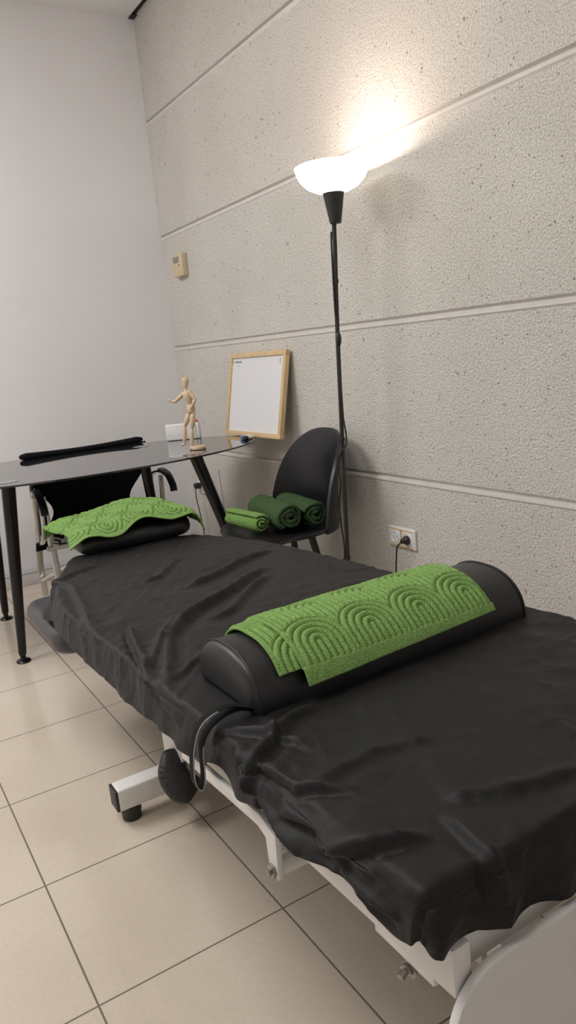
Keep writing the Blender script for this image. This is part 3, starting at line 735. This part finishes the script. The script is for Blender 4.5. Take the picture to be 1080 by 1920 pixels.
def rolled(name, c, d, L, R_, turns, label, mat, lines=False, th=None, seed=1, squash=.92, loose=0.0):
    """towel rolled up: spiral sheet swept along its axis"""
    d = Vector(d).normalized(); up = Vector((0, 0, 1)); sd = d.cross(up).normalized(); c = Vector(c)
    r0 = R_ * .16; K = int(56 * turns); nl = 64
    al = np.linspace(0, 1, K); r = r0 + (R_ - r0) * al; a = -al * turns * 2 * PI + PI * .9
    ll = np.linspace(-.5, .5, nl)
    Aa, Ll = np.meshgrid(a, ll, indexing='ij'); Rr_, _ = np.meshgrid(r, ll, indexing='ij'); AL, _ = np.meshgrid(al, ll, indexing='ij')
    wob = 1 + .035 * fbm(Aa * 1.1, Ll * 5, seed, 3) + loose * .05 * np.sin(Aa * 3)
    rr_ = Rr_ * wob; e = np.clip((np.abs(Ll) - .40) / .10, 0, 1); rr_ = rr_ * (1 - .10 * e ** 2)
    pile = np.full(Aa.shape, .8)
    if lines:
        pile = .5 + .5 * np.cos(2 * PI * np.hypot((Aa % (2 * PI) - 1.2) * .035, (Ll + .1) * L) / .0125); rr_ = rr_ + .0028 * pile * (AL > 1 - 1 / turns)
    else: rr_ = rr_ + .0028 * fbm(Aa * 12, Ll * 60, seed + 9, 2)
    X = np.cos(Aa) * rr_; Z = np.sin(Aa) * rr_ * squash; S = Ll * L * (1 + .03 * np.sin(Aa * 2 + seed)) + .006 * (1 - AL)
    zb = -R_ * squash * .93; Z = np.maximum(Z, zb)
    Pn = np.stack([c.x + sd.x * X + d.x * S, c.y + sd.y * X + d.y * S, c.z + Z], 2)
    ob = put(name, [tuple(p) for p in Pn.reshape(-1, 3)], grid_faces(K, nl), mat, origin=(c.x, c.y, c.z + zb), angle=180)
    at = ob.data.attributes.new('pile', 'FLOAT', 'POINT'); at.data.foreach_set('value', pile.reshape(-1).astype(np.float32))
    md = ob.modifiers.new('t', 'SOLIDIFY'); md.thickness = th or (R_ - r0) / turns * .80; md.offset = -1 if False else 0
    return tag(ob, label, 'towel')
rolled('rolled_towel', (1.60, -.470, .494), (.99, .10, 0), .225, .038, 2.3, 'smallest rolled towel, lime green, at the front of the chair seat', 'lime', True, .008, 3)
rolled('rolled_towel', (1.62, -.345, .508), (.99, -.09, 0), .30, .056, 2.6, 'thick dark green rolled towel in the middle of the chair seat', 'forest', False, .0135, 5)
rolled('rolled_towel', (1.645, -.235, .502), (.985, -.12, 0), .29, .050, 2.4, 'dark green rolled towel at the back, against the chair backrest', 'forest2', False, .0135, 11, .95, 1)

# ------------------------------------------------------------------ floor lamp
LX, LY = 2.0, -.20
lamp = thing('floor_lamp', (1.89, LY, 0), 'lit uplighter floor lamp with white bowl shade and black pole', 'floor lamp')
pole = [(1.884, LY, .02), (1.906, LY, .323), (1.914, LY, .45), (1.927, LY, .70), (1.940, LY, .90), (1.953, LY, 1.12), (1.966, LY, 1.30), (1.980, LY, 1.45), (1.988, LY, 1.56)]
m_ = MB(); m_.tube(spline(pole, 5), .0080, 14)
m_.put('pole', 'matt_black', lamp)
m_ = MB()
for z, x in ((1.365, 1.9715), (.335, 1.9075), (.80, 1.934)): m_ = MB(); m_.tube([(x - .0006, LY, z - .006), (x + .0006, LY, z + .006)], .0105, 14); m_.put('pole_joint', 'matt_black', lamp)
m_ = MB(); m_.lathe([(0, 0), (.125, 0), (.13, .006), (.125, .014), (.03, .022), (.012, .03), (0, .03)], (1.884, LY, 0), 40); m_.put('base', 'matt_black', lamp)
m_ = MB(); m_.lathe([(0, 1.553), (.0185, 1.553), (.0205, 1.557), (.036, 1.648), (.037, 1.652), (.034, 1.652), (0, 1.645)], (LX - .002, LY, 0), 32); m_.put('socket_cup', 'matt_black', lamp)
m_ = MB()
sp = [(.030, 1.650), (.060, 1.657), (.090, 1.672), (.112, 1.694), (.124, 1.718), (.129, 1.738), (.126, 1.738), (.121, 1.719), (.108, 1.697), (.087, 1.677), (.060, 1.662), (.0, 1.657)]
m_.lathe(sp, (LX, LY, 0), 48); m_.put('lamp_shade', 'opal', lamp)
m_ = MB(); m_.lathe([(0, 1.655), (.010, 1.655), (.011, 1.662), (.018, 1.670), (.019, 1.678), (.012, 1.686), (0, 1.688)], (LX, LY, 0), 20); m_.put('bulb', 'bulb', lamp)
def pole_x(z): return float(np.interp(z, [p[2] for p in pole], [p[0] for p in pole]))
cord = [(pole_x(1.53) - .009, LY - .006, 1.53), (pole_x(1.49) - .012, LY - .006, 1.49), (pole_x(1.42) - .004, LY - .010, 1.42), (pole_x(1.36), LY - .011, 1.36), (pole_x(1.25) + .005, LY - .01, 1.25), (pole_x(1.19) + .011, LY - .004, 1.19),
        (pole_x(1.12) + .011, LY - .003, 1.12), (pole_x(1.05) + .010, LY - .003, 1.05), (pole_x(.95) + .014, LY - .003, .95), (pole_x(.88) + .016, LY - .002, .88), (pole_x(.82) + .026, LY, .82), (pole_x(.78) + .022, LY, .78), (pole_x(.745) + .002, LY - .012, .745),
        (pole_x(.69) - .020, LY - .008, .69), (pole_x(.62) - .024, LY, .62), (pole_x(.55) - .040, LY, .55), (pole_x(.48) - .036, LY, .48), (pole_x(.40) - .022, LY, .40), (pole_x(.34) - .006, LY - .009, .34), (pole_x(.27) - .03, LY, .27), (1.90, -.12, .05), (1.95, -.05, .012), (1.99, -.04, .10), (2.005, -.045, .25), (2.02, -.05, .32), (2.035, -.055, .365), (2.050, -.045, .388)]
m_ = MB(); m_.tube(spline(cord, 6), .0032, 8); m_.put('cord', 'rubber', lamp)
m_ = MB(); m_.ball((pole_x(1.165) + .011, LY - .005, 1.165), .011, (1, 1, 2.4)); m_.put('cord_switch', 'rubber', lamp)
m_ = MB(); m_.lathe([(0, .0), (.0165, .0), (.0175, .004), (.0175, .012), (.011, .019), (.008, .030), (0, .031)], (2.0535, -.016, .3895), 24, align((-.15, -1, -.02))); m_.put('plug', 'rubber', lamp)

# ------------------------------------------------------------------ wall things
def socket(cx, cz, vertical, label, plugs):
    s = thing('wall_socket', (cx, -.0, cz), label, 'socket')
    w, h = (.081, .152) if vertical else (.156, .081)
    m_ = MB(); m_.box((cx, -.006, cz), (w, .012, h), .004, 3); m_.put('frame', 'white_plastic', s)
    for k in (-1, 1):
        px, pz = (cx, cz + k * .036) if vertical else (cx + k * .036, cz)
        m_ = MB(); m_.box((px, -.0125, pz), (.062, .004, .062), .002)
        m_.lathe([(.0205, .002), (.0225, .004), (.0235, .002), (.0235, -.001), (.0205, -.001)], (px, -.0135, pz), 32, align((0, -1, 0)))
        r = m_.put('outlet', 'white_plastic', s)
        m_ = MB(); m_.lathe([(0, 0), (.0195, 0), (.0200, .0006), (0, .0006)], (px, -.0145, pz), 32, align((0, -1, 0))); m_.put('recess', 'panel', r)
        m_ = MB()
        for q in (-.0095, .0095): m_.lathe([(0, 0), (.0026, 0), (.0026, .0004), (0, .0004)], (px + (0 if vertical else q), -.0152, pz + (q if vertical else 0)), 12, align((0, -1, 0)))
        for q in (-.0185, .0185): m_.box((px + (q if vertical else 0), -.0156, pz + (0 if vertical else q)), (.004, .001, .004), 0)
        m_.put('contacts', 'lcd', r)
    if not vertical:
        m_ = MB()
        for z in (cz + .0325, cz - .0325): m_.box((cx, -.0150, z), (.138, .001, .0035), 0)
        m_.box((cx, -.0150, cz), (.0035, .001, .062), 0); m_.put('amber_strip', 'orange', s)
    return s
socket(2.012, .390, False, 'double wall socket with amber trim and the lamp plug in it', 1)
s2 = socket(.165, .43, True, 'upright double socket low on the wall behind the glass table', 1)
m_ = MB(); m_.box((.17, -.035, .405), (.04, .04, .034), .010, 3); m_.tube([(.17, -.05, .39), (.175, -.055, .34), (.18, -.04, .2), (.19, -.03, .02)], .003, 8)
o = m_.put('plug', 'rubber', origin=(.17, -.03, .39)); tag(o, 'black plug and cable in the socket behind the table', 'plug')
m_ = MB()
m_.tube(spline([(.41, -.008, .52), (.42, -.008, .42), (.43, -.008, .30), (.45, -.010, .16), (.50, -.012, .02)], 6), .0035, 8)
m_.tube(spline([(.385, -.008, .26), (.40, -.008, .2), (.46, -.010, .10), (.53, -.012, .015)], 6), .0035, 8)
o = m_.put('wall_cable', 'white_plastic', origin=(.45, -.01, 0)); tag(o, 'thin white cable running down the rough wall beside the table leg', 'cable')
# thermostat controller
th = thing('thermostat', (.255, 0, 1.645), 'aged beige thermostat controller on the rough wall', 'thermostat')
m_ = MB(); m_.box((.262, -.017, 1.648), (.125, .034, .118), .005, 3); m_.put('housing', 'beige_plastic', th)
m_ = MB(); m_.box((.250, -.0345, 1.678), (.072, .002, .030), .0008); m_.put('display', 'lcd', th)
m_ = MB(); m_.lathe([(0, 0), (.0052, 0), (.0045, .0015), (0, .0015)], (.283, -.034, 1.649), 16, align((0, -1, 0)))
m_.lathe([(0, 0), (.0022, 0), (.002, .001), (0, .001)], (.262, -.034, 1.637), 12, align((0, -1, 0))); m_.put('button', 'dark_dot', th)

# ------------------------------------------------------------------ whiteboard leaning on the wall
wb = thing('whiteboard', (1.045, -.095, .7515), 'small whiteboard in a pine frame leaning against the rough wall', 'whiteboard')
WX0, WX1 = .775, 1.318; b0 = Vector((0, -.100, .7515)); b1 = Vector((0, -.022, 1.144)); wd = (b1 - b0); WL = wd.length; wd.normalize(); wn = Vector((0, -wd.z, wd.y))
def wp(x, s, o_=0): return Vector((x, 0, 0)) + b0 + wd * s + wn * o_
def wbox(mb, x0, x1, s0, s1, o0, o1, bev):
    rot = Matrix((Vector((1, 0, 0)), wn * -1, wd)).transposed().to_4x4()
    mb.box((wp((x0 + x1) / 2, (s0 + s1) / 2, (o0 + o1) / 2)), (x1 - x0, abs(o1 - o0), s1 - s0), bev, 2, rot)
fw = .022
m_ = MB(); wbox(m_, WX0, WX1, 0, fw, -.012, .012, .0015); wbox(m_, WX0, WX1, WL - fw, WL, -.012, .012, .0015)
wbox(m_, WX0, WX0 + fw, fw, WL - fw, -.012, .012, .0015); wbox(m_, WX1 - fw, WX1, fw, WL - fw, -.012, .012, .0015); m_.put('frame', 'pine', wb)
m_ = MB(); wbox(m_, WX0 + fw - .003, WX1 - fw + .003, fw - .003, WL - fw + .003, -.006, .004, 0); m_.put('writing_surface', 'board', wb, smooth=False)
def scrib(pts, name, mat): m_ = MB(); m_.tube([wp(WX0 + x, WL - s, .0048) for x, s in pts], .0011, 6); return m_
m_ = scrib([(.030 + .006 * math.cos(a * .9), .040 + .006 * math.sin(a * .9)) for a in range(9)], '', ''); m_.put('red_mark', 'ink_red', wb)
m_ = MB(); x = .052; ww = []
for k in range(8):
    hgt = random.choice((.007, .010, .006)); ww += [wp(WX0 + x, WL - .044, .0048), wp(WX0 + x + .003, WL - .044 + hgt, .0048), wp(WX0 + x + .007, WL - .044, .0048)]; x += .0085
m_.tube(ww, .0010, 6); m_.put('handwriting', 'ink', wb)
m_ = MB(); m_.tube([wp(WX0 + .075, WL - .058, .0048), wp(WX0 + .083, WL - .062, .0048), wp(WX0 + .092, WL - .056, .0048)], .001, 6); m_.put('ink_mark', 'ink', wb); m_ = MB()
m_.tube([wp(WX1 - .052, WL - .034, .0048), wp(WX1 - .056, WL - .046, .0048), wp(WX1 - .050, WL - .058, .0048)], .0013, 6); m_.put('ink_mark', 'ink', wb)
# markers
for k, (dx, dy, cm, lb) in enumerate(((0, 0, 'ink', 'white marker pen with a dark cap, leftmost under the whiteboard'), (.0195, .000, None, 'white marker pen with a blue cap lying under the whiteboard'), (.039, -.002, 'rubber', 'marker pen with a black cap, rightmost under the whiteboard'))):
    o0 = Vector((1.068 + dx, -.160 + dy, .7505)); mk = thing('marker_pen', o0, lb, 'marker', 'marker pens on the table')
    d = Vector((.35, -1, 0)).normalized(); a = o0 + Vector((0, .03, .0095))
    m_ = MB(); m_.tube([a, a + d * .002, a + d * .040], [.008, .009, .009], 16); m_.put('barrel', 'white_plastic', mk)
    if cm is None:
        M['blue'] = noisy(new_mat('blue_plastic', (.03, .07, .4), .35), (.03, .07, .42), (.05, .09, .5), 40)
    m_ = MB(); m_.tube([a + d * .040, a + d * .056, a + d * .059], [.0096, .0090, .006], 16); m_.put('cap', cm or 'blue', mk)

# ------------------------------------------------------------------ white device box
A0 = Vector((.675, -.392, .7505)); A1 = Vector((.77, -.250, .7505)); ax = (A1 - A0).normalized(); ay = Vector((-ax.y, ax.x, 0)); LB = (A1 - A0).length
if ay.x > 0: ay = -ay
rot = Matrix((ax, Vector((0, 0, 1)).cross(ax), Vector((0, 0, 1)))).transposed().to_4x4()
cc = (A0 + A1) / 2 + ay * .025
dev = thing('device_box', cc, 'white plastic box with slotted top behind the wooden mannequin', 'box')
m_ = MB(); m_.box(cc + Vector((0, 0, .041)), (LB, .05, .082), .006, 3, rot); m_.put('casing', 'white_plastic', dev)
m_ = MB()
for k in range(12): m_.box(cc + ax * (-LB / 2 + .018 + k * (LB - .036) / 11) + Vector((0, 0, .0822)), (.005, .034, .0016), .0005, 1, rot)
m_.put('vent_slots', 'slot', dev)
m_ = MB(); m_.box(cc + ax * (LB * .41) - ay * .012 + Vector((0, 0, .088)), (.022, .018, .014), .003, 2, rot); m_.put('red_switch', 'red', dev)

# ------------------------------------------------------------------ wooden artist's mannequin
MO = Vector((1.150, -.4695, .7512)); ex = Vector((.523, .852, 0)); ez = Vector((0, 0, 1)); ed = Vector((.852, -.523, 0))
man = thing('artist_mannequin', (1.19, -.44, .7512), 'jointed wooden artist mannequin striding on a round wooden base', 'figurine')
def mp_(px, py, dep=0):      # sketch units: one unit = .47 mm, figure turned to its own plane
    dx = px - 345; dy = 740 - py; return MO + ex * ((dx + .115 * dy) * .000468) + ez * (dy * .000475) + ed * dep
def limb(name, a, b, r0, r1, mid=None, k=12):
    m_ = MB(); d = b - a; rm = mid or max(r0, r1) * 1.06
    rs = []; ps = []
    for i in range(k + 1):
        q = i / k; r = 1.2 * (r0 + (r1 - r0) * q + (rm - (r0 + r1) / 2) * math.sin(PI * q))
        if q < .08: r *= .6
        if q > .92: r *= .6
        rs.append(r); ps.append(a + d * q)
    m_.tube(ps, rs, 16, up=tuple(ed)); return m_.put(name, 'mannequin', man)
def joint(name, p, r): m_ = MB(); m_.ball(p, r * 1.15, seg=14); return m_.put(name, 'mannequin', man)
m_ = MB(); bc = mp_(417, 770); bc.z = .7512
m_.lathe([(0, 0), (.032, 0), (.034, .002), (.034, .012), (.031, .015), (0, .0155)], bc, 40); m_.put('base', 'mannequin', man)
m_ = MB(); m_.tube([bc + Vector((0, 0, .012)), mp_(400, 640, .004), mp_(376, 480, .004), mp_(368, 400, .004)], .0014, 8); m_.put('support_rod', 'bolt', man)
hd = mp_(292, 122); rot = align((mp_(292, 75) - mp_(296, 175)))
m_ = MB(); m_.lathe([(0, -.026), (.006, -.025), (.0095, -.017), (.013, -.002), (.0148, .010), (.013, .019), (.008, .0235), (0, .025)], hd, 24, rot); m_.put('head', 'mannequin', man)
limb('neck', mp_(296, 172), mp_(300, 195), .005, .006)
m_ = MB(); a, b = mp_(302, 190), mp_(332, 318)
m_.tube([a + (b - a) * q for q in (0, .05, .2, .45, .7, .92, 1)], [.009, .016, .021, .0205, .0165, .013, .010], 20, flat=None, up=tuple(ed)); m_.put('chest', 'mannequin', man)
joint('waist_joint', mp_(338, 322), .009)
m_ = MB(); a, b = mp_(340, 318), mp_(345, 405); m_.tube([a + (b - a) * q for q in (0, .06, .35, .7, .94, 1)], [.012, .0165, .0195, .0195, .015, .011], 20, up=tuple(ed)); m_.put('pelvis', 'mannequin', man)
for (sh, el, wr, ha, dep) in (((268, 218), (192, 284), (155, 280), (128, 262), -.012), ((334, 208), (384, 278), (364, 325), (348, 358), .016)):
    S, E_, W_, H_ = mp_(*sh, dep * .6), mp_(*el, dep), mp_(*wr, dep * 1.3), mp_(*ha, dep * 1.3)
    joint('shoulder_joint', S, .0078); limb('upper_arm', S, E_, .0062, .0055, .0074); joint('elbow_joint', E_, .0062)
    limb('forearm', E_, W_, .0055, .0042, .0062); m_ = MB(); m_.ball((W_ + H_) / 2, .0088, (.75, .6, 1.25), align(H_ - W_)); m_.ball(H_ * .75 + W_ * .25 + ez * .004, .0042, (1, .8, 1.3), align(H_ - W_)); m_.put('hand', 'mannequin', man)
for (hp, kn, an, toe, dep) in (((322, 402), (280, 522), (276, 680), (246, 684), -.006), ((362, 402), (352, 545), (348, 706), (332, 733), .006)):
    Hh, K_, A_, T_ = mp_(*hp, dep), mp_(*kn, dep), mp_(*an, dep), mp_(*toe, dep)
    joint('hip_joint', Hh, .008); limb('thigh', Hh, K_, .0085, .0065, .0105); joint('knee_joint', K_, .0070)
    limb('shin', K_, A_, .0068, .0050, .0082); joint('ankle_joint', A_, .0052)
    m_ = MB(); cF = (A_ + T_) / 2; m_.ball(cF - ez * .002, .0085, (.7, .62, 1.35), align(T_ - A_)); m_.put('foot', 'mannequin', man)

# ------------------------------------------------------------------ lights
def area(name, loc, size, power, color, target):
    l = bpy.data.lights.new(name, 'AREA'); l.shape = 'RECTANGLE'; l.size = size[0]; l.size_y = size[1]; l.energy = power; l.color = color
    o = bpy.data.objects.new(name, l); COL.objects.link(o); o.location = loc
    o.rotation_euler = (Vector(target) - Vector(loc)).to_track_quat('-Z', 'Y').to_euler(); return o
area('ceiling_light', (1.3, -2.5, 2.94), (1.4, 1.4), 87, (1, .985, .985), (1.5, -2.1, 0))
area('ceiling_light', (3.0, -2.0, 2.94), (1.0, 1.0), 33, (1, .985, .95), (2.9, -1.7, 0))
pl = bpy.data.lights.new('lamp_bulb', 'POINT'); pl.energy = 4.6; pl.color = (1, .79, .67); pl.shadow_soft_size = .01
po_ = bpy.data.objects.new('lamp_bulb_light', pl); COL.objects.link(po_); po_.location = (LX, LY + .06, 1.727)
w = bpy.data.worlds.new('room_world'); bpy.context.scene.world = w; w.use_nodes = True
w.node_tree.nodes['Background'].inputs['Color'].default_value = (.9, .9, 1, 1); w.node_tree.nodes['Background'].inputs['Strength'].default_value = .02

# ------------------------------------------------------------------ camera
R = [[0.5208473252318968, -0.13419048792219282, 0.8430367588367559], [0.8483436448439143, 0.19130682086028913, -0.4936747517802301], [-0.09503222638516554, 0.972314050728227, 0.21348129357099555]]
C = (4.221745218565201, -1.8043528215701672, 1.1514989284404733); F = 1402.075273923865
cam = bpy.data.cameras.new('camera'); cam.sensor_fit = 'VERTICAL'; cam.sensor_height = 36; cam.lens = F / 1920 * 36; cam.clip_start = .02
co = bpy.data.objects.new('camera', cam); COL.objects.link(co)
mw = Matrix(R).to_4x4(); mw.translation = Vector(C); co.matrix_world = mw
sc = bpy.context.scene; sc.camera = co
sc.view_settings.view_transform = 'Standard'; sc.view_settings.look = 'None'; sc.view_settings.exposure = 0.0
sc.cycles.use_denoising = True
sc.cycles.max_bounces = 8
